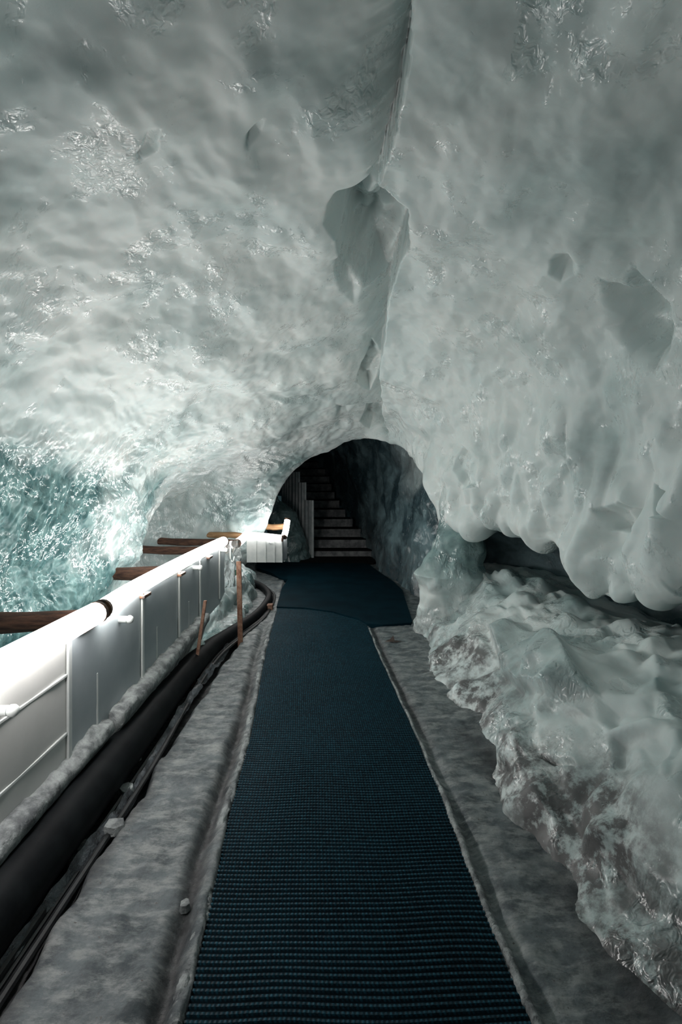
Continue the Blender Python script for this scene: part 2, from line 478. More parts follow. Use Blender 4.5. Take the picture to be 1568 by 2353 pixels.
# fissure along the crest, and the hollows beside it
fx = np.interp(PY, [-400, 0, 150, 280, 400, 455, 540, 600, 680, 770, 840, 900, 960, 1010], [960, 940, 932, 905, 865, 936, 942, 915, 888, 878, 870, 876, 884, 890])
fx = fx + 5 * noise(np.stack([PY * .02, 0 * PY, 0 * PY], -1)) + 3 * noise(np.stack([PY * .07, 0 * PY + 5, 0 * PY], -1))
sx = (PX - fx)
infr = ss(-500, -100, PY) * ss(1000, 965, PY) * (V[..., 1] > .9) * front * (np.abs(KK - 7) < 3)
wl = np.interp(PY, [0, 300, 400, 500, 700, 800, 900], [55, 38, 16, 40, 40, 26, 22])
dp = np.interp(PY, [0, 250, 380, 420, 600, 700, 850, 950], [.30, .26, .12, .22, .38, .36, .26, .20])
lf = np.where(sx < 0, np.exp(sx / wl), 1 - ss(0, 7, sx)) * infr
disp += dp * lf
disp -= .05 * np.where(sx > 0, ss(0, 9, sx) * np.exp(-sx / 110), 0) * infr
HOLES = [  # photo outline of a hollow, depth, softness of its rim (px)
    ([(863, 404), (830, 412), (780, 432), (748, 462), (742, 500), (770, 545), (775, 600), (800, 650), (838, 690), (880, 700), (915, 600), (942, 540), (938, 456), (895, 432)], .42, 46),
    ([(815, 500), (842, 490), (845, 540), (822, 585), (805, 570)], .08, 20),
    ([(760, 600), (800, 580), (830, 560), (850, 640), (815, 720), (780, 680)], .09, 30),
    ([(850, 812), (832, 840), (820, 880), (850, 905), (872, 860)], .14, 10),
    ([(845, 935), (825, 965), (850, 985), (880, 980), (878, 945)], .16, 12),
    ([(770, 925), (775, 955), (800, 950), (820, 930)], .05, 12),
    ([(1268, 570), (1290, 555), (1325, 560), (1348, 590), (1335, 622), (1300, 632), (1272, 610)], .08, 32),
    ([(1380, 620), (1430, 640), (1470, 600), (1560, 700), (1560, 800), (1520, 850), (1440, 830), (1385, 760)], .20, 75),
    ([(1060, 1020), (1105, 1050), (1118, 1110), (1085, 1130), (1062, 1080)], .08, 12),
    ([(1375, 1170), (1440, 1150), (1490, 1190), (1480, 1225), (1400, 1225)], .13, 18),
    ([(1500, 1105), (1568, 1140), (1600, 1200), (1530, 1190)], .12, 16),
    ([(320, 290), (362, 262), (350, 330), (318, 370), (300, 340)], .05, 22),
    ([(560, 290), (608, 258), (600, 300), (560, 330)], .05, 18),
    ([(330, 1180), (440, 1110), (420, 1180), (330, 1240)], .05, 16),
]
fm = front * (V[..., 1] > .9)
for poly, d, e in HOLES:
    wob = 9 * noise(np.stack([PX * .02, PY * .02, 0 * PX], -1))
    hm = ss(-2, e, sd_poly(PX + wob, PY + wob, poly)) * fm
    disp += d * hm * (1 + .38 * noise(V * np.array([6, 3, 5]) + 60) + .15 * noise(V * 15))
V = V + N * disp[..., None]
# fine chips
V = V + N * (.0025 * noise(V * 22))[..., None] * (.3 + .7 * near_arch[..., None])

z = V[..., 2]
nb = fbm(V * 1.3 + 40, 3)
clear = lw * ss(2.05 + .0, 1.65, z + .35 * nb) * ss(5.6, 4.6, SS + .8 * nb)          # teal wall behind the fence
clear = np.maximum(clear, .36 * ss(5.3, 6.3, SS) * ss(9.0, 10.2, KK) * front)              # niche and arch flank
clear = np.maximum(clear, .8 * np.exp(-((SS - 6.6) / .35) ** 2) * ss(8.4, 9.0, KK) * ss(11.6, 11.0, KK))
clear = np.maximum(clear, .22 * (1 - .8 * near_arch) * 0)
corner_shade = ss(3.0, 1.3, V[..., 1]) * ss(.5, 1.5, np.abs(V[..., 0])) * .62 * ss(1.6, 2.2, z)  # vignette painted as extra teal towards the near top corners
clear = np.maximum(clear, corner_shade * ss(-.6, .4, nb + .2))
clear = np.maximum(clear, ss(.1, .7, fbm(V * 1.1 + 71, 3)) * .35 * front)
deep = np.maximum(ss(7.0, 7.35, SS) * (1 - .8 * ss(1.35, 1.9, z + .35 * nb) * ss(10.2, 8.6, SS)), ss(2.95, 2.6, KK) * front * .95)  # upper chamber lightened as if softly lit, side hollow darkened as shade, both painted
gloss = low * ss(-.45, .15, fbm(V * 2.4 + 11, 3)) * .95
gloss = np.maximum(gloss, .85 * ss(5.0, 6.0, SS) * ss(8.6, 9.6, KK) * front * ss(-.3, .2, nb))
gloss = np.maximum(gloss, (1 - front) * .5)
dirt = .5 * (1 - front) * ss(.9, .2, z)
AT = dict(clear=clear, deep=deep, gloss=gloss, dirt=dirt)
Nf = grid_normals(V)
sgn = np.sign((Nf * N).sum(-1).mean())


def cut(name, k0, k1, kind, label=None):
    a = int(np.argmin(np.abs(KD - k0))); b = int(np.argmin(np.abs(KD - k1))) + 1
    v = V[:, a:b]
    me = mesh_np(name, v, grid_quads(v.shape[0], v.shape[1], flip=sgn > 0), {k: x[:, a:b] for k, x in AT.items()})
    o = link(name, me, ICE)
    me.normals_split_custom_set_from_vertices((-sgn * Nf[:, a:b]).reshape(-1, 3).tolist())
    return tag(o, label, kind='structure')


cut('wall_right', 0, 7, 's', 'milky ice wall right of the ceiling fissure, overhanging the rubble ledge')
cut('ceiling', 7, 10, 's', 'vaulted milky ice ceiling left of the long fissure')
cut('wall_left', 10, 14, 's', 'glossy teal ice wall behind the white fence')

# wall closing the passage behind the camera
me = mesh_np('wall_back', [(-3.5, -1.85, -1), (3.5, -1.85, -1), (3.5, -1.85, 4), (-3.5, -1.85, 4)], [[0, 1, 2, 3]],
             dict(clear=[.6] * 4, deep=[.5] * 4, gloss=[0] * 4, dirt=[0] * 4))
tag(link('wall_back', me, ICE), 'ice wall closing the passage behind the viewer', kind='structure')

# ------------------------------------------------------------------ floor
MAT_L = [(.3, -.45), (1.51, -.46), (2.1, -.505), (2.37, -.528), (3.17, -.562), (4.78, -.70), (6.5, -.80), (8.3, -.92), (9.7, -1.0)]
MAT_R = [(.3, .57), (1.51, .553), (1.94, .52), (2.6, .50), (3.37, .447), (4.66, .34), (5.55, .288), (7.0, .22), (9.7, .10)]
ml = lambda y: np.interp(y, [a for a, b in MAT_L], [b for a, b in MAT_L])
mr = lambda y: np.interp(y, [a for a, b in MAT_R], [b for a, b in MAT_R])
ys = .3 * (11.3 / .3) ** np.linspace(0, 1, int(620 * Q))
xs = np.linspace(-1.24, 1.75, int(330 * Q))
Yg, Xg = np.meshgrid(ys, xs, indexing='ij')
wid = ss(7.0, 8.3, Yg)
Xg = np.where(Xg < -.9, -.9 + (Xg + .9) * (1 + wid * 2.6), Xg)
base = np.stack([Xg, Yg, 0 * Xg], -1)
L_, R_ = ml(Yg) + .012 * noise(base * 6), mr(Yg) + .01 * noise(base * 5 + 4)
zf = .012 * fbm(base * 3, 3) + .008 * fbm(base * np.array([9, 16, 1]), 3)
zf += .02
# channel beside the mat on the left, with an icy lip against the mat
dl = L_ - Xg
zf += -.035 * np.exp(-((dl - .085) / .035) ** 2) * ss(6.5, 4.5, Yg) * (.6 + .6 * ss(-.4, .4, noise(base * 2.1)))
zf += .012 * ss(.07, .02, dl) * (dl > 0) * (1 + noise(base * 14))
dr = Xg - R_
zf += -.020 * np.exp(-((dr - .055) / .03) ** 2) * (dr > 0)
zf = np.where((dl < -.004) & (dr < -.004), -.02, zf)
LP = [(.76, 5.62), (.77, 6.2), (.88, 7.35), (.72, 8.6), (.53, 9.4), (.50, 9.75), (.7, 10.2), (.6, 10.6), (-.8, 10.6), (-1.7, 9.9), (-1.55, 9.15), (-1.16, 8.6), (-.86, 8.1), (-.6, 5.8)]
zf = np.where(sd_poly(Xg, Yg, LP) > -.01, np.minimum(zf, -.01), zf)
# trench for the pipe along the fence
tr = ss(-1.0, -1.06, Xg + .035 * noise(base * 4) - .03 * ss(4.5, 5.2, Yg)) * ss(6.2, 4.9, Yg)
zf -= .09 * tr
# ground rises to the rubble on the right
zf += .10 * ss(.86, 1.25, Xg - .03 * fbm(base * 3 + 8, 2)) * ss(6.2, 5.2, Yg)
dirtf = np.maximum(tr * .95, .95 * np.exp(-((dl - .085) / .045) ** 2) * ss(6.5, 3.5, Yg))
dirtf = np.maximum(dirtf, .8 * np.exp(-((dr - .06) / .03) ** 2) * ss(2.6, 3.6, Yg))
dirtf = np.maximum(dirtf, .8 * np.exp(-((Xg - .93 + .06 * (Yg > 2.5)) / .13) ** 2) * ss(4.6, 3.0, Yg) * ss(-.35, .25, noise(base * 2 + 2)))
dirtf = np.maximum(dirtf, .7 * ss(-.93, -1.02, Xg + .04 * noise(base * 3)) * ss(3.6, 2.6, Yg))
verts = np.stack([Xg, Yg, zf], -1)
me = mesh_np('floor', verts, grid_quads(*Xg.shape, flip=True), dict(dirt=dirtf))
tag(link('floor', me, FLOORM), 'grey trodden ice floor on both sides of the blue mat', kind='structure')

# ------------------------------------------------------------------ ice bank, pillar, mound: lumps of ice
PR = [(.80, -.10), (.94, .05), (1.09, .22), (1.24, .43), (1.40, .62), (1.68, .74), (2.0, .76), (2.5, .62), (3.0, .45)]


def blocky(p, sc, seed):
    """faceted rubble: cellular noise, flat-topped cells"""
    rs = np.random.RandomState(seed)
    q = p * sc
    i = np.floor(q).astype(int)
    best = np.full(q.shape[:-1], 9.0); val = np.zeros(q.shape[:-1]); sec = best.copy()
    tab = rs.rand(4096, 4)
    for dx in (-1, 0, 1):
        for dy in (-1, 0, 1):
            for dz in (-1, 0, 1):
                c = i + np.array([dx, dy, dz])
                h = (c[..., 0] * 73 + c[..., 1] * 179 + c[..., 2] * 283) % 4096
                t = tab[h]
                d = np.linalg.norm(c + t[..., :3] - q, axis=-1)
                sec = np.where(d < best, best, np.minimum(sec, d))
                val = np.where(d < best, t[..., 3], val)
                best = np.minimum(best, d)
    return val, sec - best


def bank():
    ys = .2 * (5.75 / .2) ** np.linspace(0, 1, int(430 * Q))
    t = np.linspace(0, len(PR) - 1, int(330 * Q))
    pr = spline(PR, len(t))
    Y, T = np.meshgrid(ys, t, indexing='ij')
    X = pr[None, :, 0] + 0 * Y; Z = pr[None, :, 1] + 0 * Y
    # foot of the bank follows the photo; the crest drops towards the far pillar
    foot = np.interp(Y, [.2, 1.3, 1.7, 2.2, 2.7, 3.3, 3.9, 4.6, 5.4, 5.8], [.98, .96, .93, .88, .84, .82, .75, .75, .80, .84])
    X = X + (foot - .90) * ss(5, 0, T)
    X = X + ss(4.6, 5.6, Y) * -.15 * ss(2, 6, T)
    Z = Z * np.interp(Y, [.2, 1.5, 3, 4.2, 5.1, 5.8], [.86, .88, .88, .76, .84, 1.0])
    B = np.stack([X, Y, Z], -1)
    Nn = grid_normals(B)
    if Nn[len(ys) // 2, len(t) // 3, 0] > 0: Nn = -Nn
    wv = B + .10 * np.stack([noise(B * 3), noise(B * 3 + 20), noise(B * 3 + 40)], -1)
    v1, e1 = blocky(wv, 3.0, 5)
    v2, e2 = blocky(wv + 3, 6.5, 6)
    v3, e3 = blocky(wv, 1.5, 9)
    d = .13 * (v1 - .5) * ss(0, .40, e1) + .035 * (v2 - .5) * ss(0, .4, e2) + .14 * (v3 - .45) * ss(0, .35, e3) + .05 * fbm(B * 2.0, 2) + .010 * fbm(B * 7, 2)
    d *= ss(0, .9, T) * .85 + .15
    crest = np.exp(-((T - 5.2) / .9) ** 2)
    d += .05 * crest * np.abs(noise(B * 4.5 + 5)) * 2 - .04 * crest
    # big clear boulder frozen into the bank
    px = CX + F * X / Y; py = HY - F * (Z - CH) / Y
    s = sd_poly(px, py, [(1130, 1450), (1170, 1425), (1240, 1432), (1300, 1470), (1350, 1540), (1370, 1590), (1300, 1620), (1200, 1590), (1145, 1540)])
    bl = ss(-4, 18, s)
    d += .09 * bl
    s2 = sd_poly(px, py, [(1150, 1670), (1180, 1640), (1245, 1660), (1240, 1740), (1190, 1790), (1140, 1760)])
    d += .07 * ss(-6, 24, s2)
    s3 = sd_poly(px, py, [(1240, 1750), (1325, 1745), (1330, 1765), (1280, 1770)])
    d -= .05 * ss(0, 10, s3)
    W = B + Nn * d[..., None]
    nn = fbm(B * 1.7, 3)
    clear = .50 * ss(-.2, .5, nn) + .25 * v1 * ss(1.5, 2.2, X + .3)
    clear = np.maximum(clear, .5 * bl)
    clear = np.maximum(clear, .45 * ss(2.9, 1.7, Y))
    gloss = np.maximum(.8 * ss(.05, .5, fbm(B * 2.1 + 7, 3)), .8 * bl * ss(40, 0, s))
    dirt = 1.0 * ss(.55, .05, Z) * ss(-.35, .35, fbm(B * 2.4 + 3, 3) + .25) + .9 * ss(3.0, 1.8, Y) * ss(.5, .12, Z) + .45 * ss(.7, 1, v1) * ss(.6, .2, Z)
    me = mesh_np('ice_bank', W, grid_quads(*X.shape, flip=False), dict(clear=clear, deep=0 * X, gloss=gloss, dirt=dirt))
    tag(link('ice_bank', me, ICE), 'long heap of frozen rubble ice rising from the floor on the right', 'ice bank')


bank()


def blob(name, fn, nu, nv, attrs, label, cat, parent=None, closed=True):
    """closed lathe-like lump: fn(u, v) -> centre, radii"""
    u = np.linspace(0, 1, nu)[:, None]; v = np.linspace(0, 2 * math.pi, nv, endpoint=False)[None, :]
    W = fn(u, v)
    a = {k: (f(W) if callable(f) else np.full(W.shape[:2], f)) for k, f in attrs.items()}
    me = mesh_np(name, W, grid_quads(nu, nv, wrap=True), a)
    o = link(name, me, ICE, parent)
    return tag(o, label, cat)


def pillar(u, v):
    z = -.05 + 1.62 * u
    cx = np.interp(z, [-.05, .25, .5, .75, 1.0, 1.3, 1.6], [1.16, 1.16, 1.15, 1.17, 1.24, 1.25, 1.25])
    r = np.interp(z, [-.05, .2, .45, .62, .75, .95, 1.1, 1.25, 1.5], [.37, .32, .27, .35, .30, .25, .20, .21, .20])
    rx = r * (1 + .0 * v); ry = r * .8
    W = np.stack([cx + rx * np.cos(v), 5.38 + ry * np.sin(v), z + 0 * v], -1)
    nrm = np.stack([np.cos(v) + 0 * z, np.sin(v) + 0 * z, 0 * z + 0 * v], -1)
    d = .07 * fbm(W * 2.8, 2) + .018 * fbm(W * np.array([7, 7, 4]), 2) + .02 * np.abs(noise(W * 6 + 3))
    return W + nrm * d[..., None]


blob('ice_pillar', pillar, int(170 * Q), int(170 * Q),
     dict(clear=lambda W: ss(.35, .8, W[..., 2]) * ss(1.5, 1.1, W[..., 2]) * .75 + .1, deep=0.0,
          gloss=lambda W: ss(-.2, .3, fbm(W * 4, 2)) * .8, dirt=lambda W: .7 * ss(.5, 0, W[..., 2])),
     'teal translucent ice column at the right side of the arch', 'ice column')

# mound under the far end of the fence
def mound():
    ys = np.linspace(4.3, 8.15, int(200 * Q)); t = np.linspace(0, 1, int(110 * Q))
    Y, T = np.meshgrid(ys, t, indexing='ij')
    top = np.interp(Y, [4.3, 5.0, 5.8, 6.6, 7.4, 8.15], [.20, .30, .40, .44, .42, .30])
    foot = np.interp(Y, [4.3, 5.0, 5.8, 6.6, 7.6, 8.15], [-1.17, -1.14, -1.08, -1.13, -1.26, -1.38])
    ang = T * math.pi
    X = foot - .42 * (1 - np.cos(ang)) / 1.0
    Z = -.08 + (top + .08) * np.sin(ang) ** .8
    B = np.stack([X, Y, Z], -1)
    Nn = grid_normals(B)
    if Nn[len(ys) // 2, len(t) // 2, 2] < 0: Nn = -Nn
    v1, e1 = blocky(B, 4.0, 15)
    d = .06 * fbm(B * 3.2, 3) + .05 * (v1 - .5) * ss(0, .3, e1) - .14 * np.exp(-((Z - .20) / .07) ** 2) * ss(4.4, 5.0, Y) * ss(7, 6, Y) * (X > -1.5)
    W = B + Nn * d[..., None]
    me = mesh_np('ice_mound', W, grid_quads(*X.shape, flip=False),
                 dict(clear=.45 + .4 * ss(0, .4, noise(B * 3)), deep=0 * X, gloss=ss(-.2, .3, noise(B * 4)) * .9, dirt=.3 + 0 * X))
    tag(link('ice_mound', me, ICE), 'wet hollowed ice mound under the far end of the fence', 'ice mound')


mound()


# glossy block beside the stairs
def gblock(u, v):
    z = -.05 + 1.35 * u
    cx = np.interp(z, [0, .5, 1.0, 1.3], [-1.02, -1.08, -1.22, -1.35])
    r = np.interp(z, [-.05, .1, .6, 1.0, 1.3], [.42, .40, .32, .26, .05])
    W = np.stack([cx + r * np.cos(v), 10.3 + r * np.sin(v), z + 0 * v], -1)
    nrm = np.stack([np.cos(v) + 0 * z, np.sin(v) + 0 * z, 0 * z + 0 * v], -1)
    return W + nrm * (.08 * fbm(W * 3, 3))[..., None]


blob('ice_block', gblock, int(110 * Q), int(110 * Q), dict(clear=.9, deep=.35, gloss=1.0, dirt=.1),
     'dark teal glossy ice block left of the stair foot', 'ice block')

# ------------------------------------------------------------------ mats
def runner():
    per, pin = .0225, .0145
    y0, y1 = .95, 6.45
    nr = int((y1 - y0) / per)
    prof = [(0, 0), (.22, 1), (.55, 1), (.75, 0)]
    ny = nr * 4
    nx = 142
    yy = np.array([y0 + per * (r + p[0]) for r in range(nr) for p in prof]); hh = np.array([p[1] for r in range(nr) for p in prof])
    u = np.linspace(0, 1, nx)
    Y, U = np.meshgrid(yy, u, indexing='ij'); H = hh[:, None] + 0 * U
    X = ml(Y) + .003 + (mr(Y) - ml(Y) - .006) * U
    b = np.stack([X, Y, 0 * X], -1)
    crest = (np.arange(nx) % 2)[None, :]
    Y2 = Y + .022 * noise(b * np.array([1.3, 1.1, 1])) + .012 * noise(b * np.array([3.2, 1.6, 1]) + 7)
    Z = .022 + .007 * noise(b * np.array([1.6, 2.2, 1]) + 3) + .008 * H * (.8 + .2 * crest)
    W = np.stack([X, Y2, Z], -1)
    # edge skirts
    e0 = W[:, :1].copy(); e0[..., 2] = -.01; e1 = W[:, -1:].copy(); e1[..., 2] = -.01
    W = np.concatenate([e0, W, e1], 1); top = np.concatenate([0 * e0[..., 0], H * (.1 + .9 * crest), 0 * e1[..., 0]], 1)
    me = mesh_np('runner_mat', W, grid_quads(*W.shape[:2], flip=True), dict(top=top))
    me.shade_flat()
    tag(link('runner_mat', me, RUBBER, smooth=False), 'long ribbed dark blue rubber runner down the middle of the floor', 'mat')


runner()
poly = [G(945, 1440), G(948, 1436), G(935, 1395), G(925, 1363), G(905, 1343), G(880, 1326), G(858, 1310), (.50, 9.75, 0), (-.5, 9.8, 0), (-1.2, 9.9, 0), G(590, 1298), G(591, 1311), G(606, 1316),
        G(626, 1323), G(642, 1334), G(662, 1337), (-.86, 7.4, 0), (-.80, 6.35, 0), (-.45, 6.3, 0), (-.1, 6.12, 0), (.02, 5.98, 0), (.2, 5.8, 0), (.288, 5.6, 0), G(880, 1445)]


def slab(name, poly, z0, z1, m, label, cat, parent=None):
    n = len(poly)
    b = MB(); b.add([(p[0], p[1], z0) for p in poly] + [(p[0], p[1], z1) for p in poly],
                    [tuple(range(n))[::-1], tuple(range(n, 2 * n))] + [(i, (i + 1) % n, n + (i + 1) % n, n + i) for i in range(n)])
    o = b.build(name, m, parent, smooth=False)
    return tag(o, label, cat) if label else o


def sheet(poly, z):  # raise over floor bumps
    return poly


slab('landing_mat', poly[::-1], -.005, .046, RUBBER_PLAIN, 'wide smooth dark blue mat spread over the landing before the stairs', 'mat')
slab('door_mat', [(-.80, 9.78, 0), (.62, 9.72, 0), (.74, 9.95, 0), (.60, 10.5, 0), (-.76, 10.5, 0)], .0, .06, BLACK_MAT, 'flat black mat at the foot of the stairs', 'mat')

# frosted cord along the right edge of the mat and frosted lip along the left
def rope(name, pts, r, m, label, cat, n=12):
    b = MB()
    rr = [r * (1 + .25 * math.sin(i * 1.7) * .5 + (R.random() - .5) * .22) for i in range(len(pts))]
    b.tube(pts, rr, n, wob=.10)
    o = b.build(name, m)
    return tag(o, label, cat)


yy = np.linspace(1.0, 2.62, 200)
rope('frosted_cord', [(mr(y) + .014 + .003 * math.sin(y * 23), y, .026 + .004 * math.sin(y * 9)) for y in yy], .0145, CONCRETE,
     'thick frost-covered cord along the right edge of the blue runner', 'cord')
yy = np.linspace(2.62, 5.5, 240)
rope('edging_strip', [(mr(y) + .012 + .004 * math.sin(y * 15), y, .018) for y in yy], .011, CONCRETE,
     'thin frosted edging beside the runner beyond the thick cord, on the right', 'edging')
yy = np.linspace(1.0, 5.6, 420)
b = MB(); pts = [(ml(y) - .018 + .006 * math.sin(y * 7) + .003 * math.sin(y * 31), y, .012 + .004 * math.sin(y * 13)) for y in yy]
b.tube(pts, [.020 * (1.15 - .06 * y) * (1 + (R.random() - .5) * .35) for y in yy], 10, wob=.25)
tag(b.build('ice_lip', CONCRETE), 'rough frosted lip along the left edge of the blue runner', 'ice edge')

# ------------------------------------------------------------------ stairs
st = empty('staircase', (0, 10.5, 0), 'grey stone stairs climbing beyond the arch, with black treads', 'stairs')
rise, run = .194, .33
for k in range(13):
    y = 10.5 + run * k
    zt = rise * (k + 1)
    xr = np.interp(k, [0, 1, 2, 3, 4, 5, 6, 7, 8, 9, 12], [.58, .46, .31, .14, -.02, -.16, -.28, -.36, -.42, -.45, -.62]) + .12
    xl = np.interp(k, [0, 1, 4, 9, 12], [-.72, -.85, -1.1, -1.7, -2.2])
    m = MB().box((xl, y, zt - rise - .25), (xr, y + run + .05, zt - .022))
    m.build('step', STEP, st, smooth=False, bevel=.008)
    MB().box((xl + .01, y - .028, zt - .022), (xr - .01 - .04, y + run + .02, zt)).build('tread', BLACK_MAT, st, smooth=False, bevel=.005)

# stepped corrugated guard left of the stairs
gd = empty('stair_guard', (-.8, 10.6, 0), 'stepped grey corrugated plastic guard on the left of the stairs', 'guard')
seg = [((-.575, 10.36), (-.75, 10.62), 1.215), ((-.75, 10.62), (-.90, 10.90), 1.575), ((-.90, 10.90), (-1.07, 11.2), 1.80), ((-1.07, 11.2), (-1.35, 11.75), 1.86)]
for (a, b_, zt) in seg:
    a = np.array(a); b_ = np.array(b_); d = b_ - a; L = np.linalg.norm(d); d /= L; nrm = np.array([d[1], -d[0]]); nrm = -nrm if nrm[0] > 0 else nrm
    nrm = -nrm if nrm[1] > 0 else nrm
    m = MB(); prof = []
    per = .15
    for i in range(int(L / per) + 1):
        for q, h in ((0, 0), (.35, 0), (.45, .035), (.85, .035), (.95, 0)):
            s_ = (i + q) * per
            if s_ <= L: prof.append((s_, h))
    prof.append((L, 0))
    vs_, fs_ = [], []
    for (s_, h) in prof:
        p = a + d * s_ + nrm * h
        for z_, dz in ((.0, 0), (zt, 0)):
            vs_.append((p[0], p[1], z_))
            p2 = p - nrm * .012
            vs_.append((p2[0], p2[1], z_))
    for i in range(len(prof) - 1):
        o_ = i * 4
        fs_ += [(o_, o_ + 4, o_ + 6, o_ + 2), (o_ + 1, o_ + 3, o_ + 7, o_ + 5), (o_ + 2, o_ + 6, o_ + 7, o_ + 3)]
    m.add(vs_, fs_)
    m.build('corrugated_panel', CORR, gd, smooth=False)
MB().box((-.60, 10.30, 0), (-.545, 10.36, 1.22)).build('edge_trim', CORR, gd, smooth=False, bevel=.012)
MB().box((-.765, 10.585, 1.1), (-.715, 10.63, 1.58)).build('edge_trim', CORR, gd, smooth=False, bevel=.012)
MB().box((-.915, 10.86, 1.4), (-.87, 10.90, 1.805)).build('edge_trim', CORR, gd, smooth=False, bevel=.012)

# ------------------------------------------------------------------ fence with light tubes
FX = -1.30
fence = empty('guard_fence', (FX, 3, 0), 'long white plastic fence with pale battens along the left of the walkway', 'fence')
yb = [-.6, .2, .95, 1.65, 2.43, 3.33, 4.09, 4.69, 5.44, 5.72]
zb = lambda y: float(np.interp(y, [-.6, 1.95, 3.4, 5.6], [.24, .28, .335, .395]))
zt_ = lambda y: float(np.interp(y, [-.6, 2, 3.5, 5.8], [.885, .885, .875, .885]))
for a, b_ in zip(yb[:-1], yb[1:]):
    m = MB(); n = 8; vs_, fs_ = [], []
    for i in range(n + 1):
        y = a + (b_ - a) * i / n
        for j in range(7):
            t = j / 6
            zz = zb(y) - .10 + (zt_(y) - zb(y) + .10) * t
            x = FX + .006 * math.sin(i / n * math.pi) * math.sin(t * math.pi) + .003 * R.uniform(-1, 1)
            vs_.append((x, y, zz)); vs_.append((x - .006, y, zz))
    for i in range(n):
        for j in range(6):
            p = (i * 7 + j) * 2
            fs_ += [(p, p + 14, p + 16, p + 2), (p + 1, p + 3, p + 17, p + 15)]
        p = (i * 7 + 6) * 2
        fs_.append((p, p + 14, p + 15, p + 1))
    m.add(vs_, fs_).build('panel', PANEL_LIT if b_ < 2.5 else PANEL, fence)
for y in yb[1:-1]:
    MB().box((FX + .002, y - .016, zb(y) - .04), (FX + .016, y + .016, zt_(y))).build('batten', BATTEN, fence, smooth=False, bevel=.004)
for y in (2.72, 3.6, 4.35):
    MB().box((FX + .0, y - .006, zb(y) - .02), (FX + .007, y + .006, zt_(y) - .3)).build('seam', BATTEN, fence, smooth=False)
for a, b_ in zip(yb[:5], yb[1:5]):
    for zz in (.685, .41):
        MB().box((FX - .002, a + .016, zz - .007), (FX + .010, b_ - .016, zz + .007)).build('rib', BATTEN, fence, smooth=False, bevel=.003)
# rail under the light tubes, clips, bolts
MB().tube([(FX - .012, y, zt_(y) + .0) for y in np.linspace(-.6, 5.75, 30)], .014, 10).build('top_rail', BATTEN, fence)
for y in (2.58, 3.36, 4.12, 5.0):
    MB().box((FX - .02, y - .06, zt_(y) - .035), (FX + .034, y + .06, zt_(y) - .012)).build('clip', CAP, fence, smooth=False, bevel=.006)
for y, zz in ((1.93, .735), (3.0, .79), (4.5, .84), (5.52, .855)):
    bo = MB().tube([(FX, y, zz), (FX + .045, y, zz)], .020, 14).tube([(FX + .045, y, zz), (FX + .052, y, zz)], .016, 14).tube(
        [(FX + .052, y, zz), (FX + .066, y, zz), (FX + .078, y, zz), (FX + .084, y, zz)], [.023, .0235, .017, .006], 14)
    bo.build('bolt', BATTEN, fence)

TX, TZ = FX - .03, .925
def lamp(name, pts, r, m, label, cat='lamp', caps=True):
    root = empty(name, pts[0], label, cat)
    sp = spline(pts, max(8, len(pts) * 8)) if len(pts) > 2 else np.linspace(pts[0], pts[-1], 24)
    MB().tube(sp, r, 16).build('glowing_tube', m, root)
    for e, f in ((sp[0], sp[1]), (sp[-1], sp[-2])):
        d = (np.array(f) - np.array(e)); d = d / np.linalg.norm(d)
        MB().tube([np.array(e) - d * .02, np.array(e) + d * .008], r * 1.04, 16).build('end_cap', CAP, root)
    return root


lamp('light_tube', [(FX + .075, 1.0, TZ + .01), (FX + .045, 2.62, TZ)], .056, TUBE_N, 'nearest glowing light tube on the fence, cut by the left edge', 'lamp')
lamp('light_tube', [(TX + .06, 2.72, TZ - .005), (TX + .004, 3.3, TZ - .012), (TX, 4.2, TZ - .002), (TX + .005, 5.0, TZ + .003), (TX + .02, 5.70, TZ + .006)], .052, TUBE_L,
     'longest glowing light tube on the fence, beyond the dark joint', 'lamp')
lamp('light_tube', [(-1.19, 5.85, .89), (-1.30, 6.8, .845), (-1.46, 7.88, .78), (-1.40, 7.98, .76), (-1.15, 8.0, .735), (-.92, 8.0, .71)], .050, TUBE_F,
     'bent glowing light tube over the far low guard', 'lamp')
lamp('light_tube', [(-.895, 8.04, .73), (-.875, 8.12, .83), (-.86, 8.2, .98)], .046, TUBE_L, 'short upright glowing tube at the far right end of the guard', 'lamp')

# far low guard
fg = empty('far_guard', (-1.3, 8.3, .29), 'low pale panel guard below the bent light tube near the arch', 'guard')
gx = [-1.48, -1.33, -1.18, -1.04, -.925]
for a, b_ in zip(gx[:-1], gx[1:]):
    MB().box((a + .004, 8.01, .33), (b_ - .004, 8.025, .71)).build('panel', BATTEN, fg, smooth=False)
for a in gx[1:]:
    MB().box((a - .01, 7.995, .33), (a + .01, 8.03, .70)).build('batten', BATTEN, fg, smooth=False, bevel=.003)
m = MB().add([(-.925, 8.01, .33), (-.87, 8.25, .36), (-.87, 8.25, .90), (-.925, 8.01, .71), (-.935, 8.015, .33), (-.88, 8.26, .36), (-.88, 8.26, .90), (-.935, 8.015, .71)],
             [(0, 1, 2, 3), (7, 6, 5, 4), (0, 3, 7, 4), (1, 5, 6, 2), (3, 2, 6, 7), (0, 4, 5, 1)])
m.build('side_panel', PANEL, fg, smooth=False)
MB().tube([(-1.11, 8.01, .63), (-1.11, 7.96, .63)], .018, 10).build('bolt', BATTEN, fg)

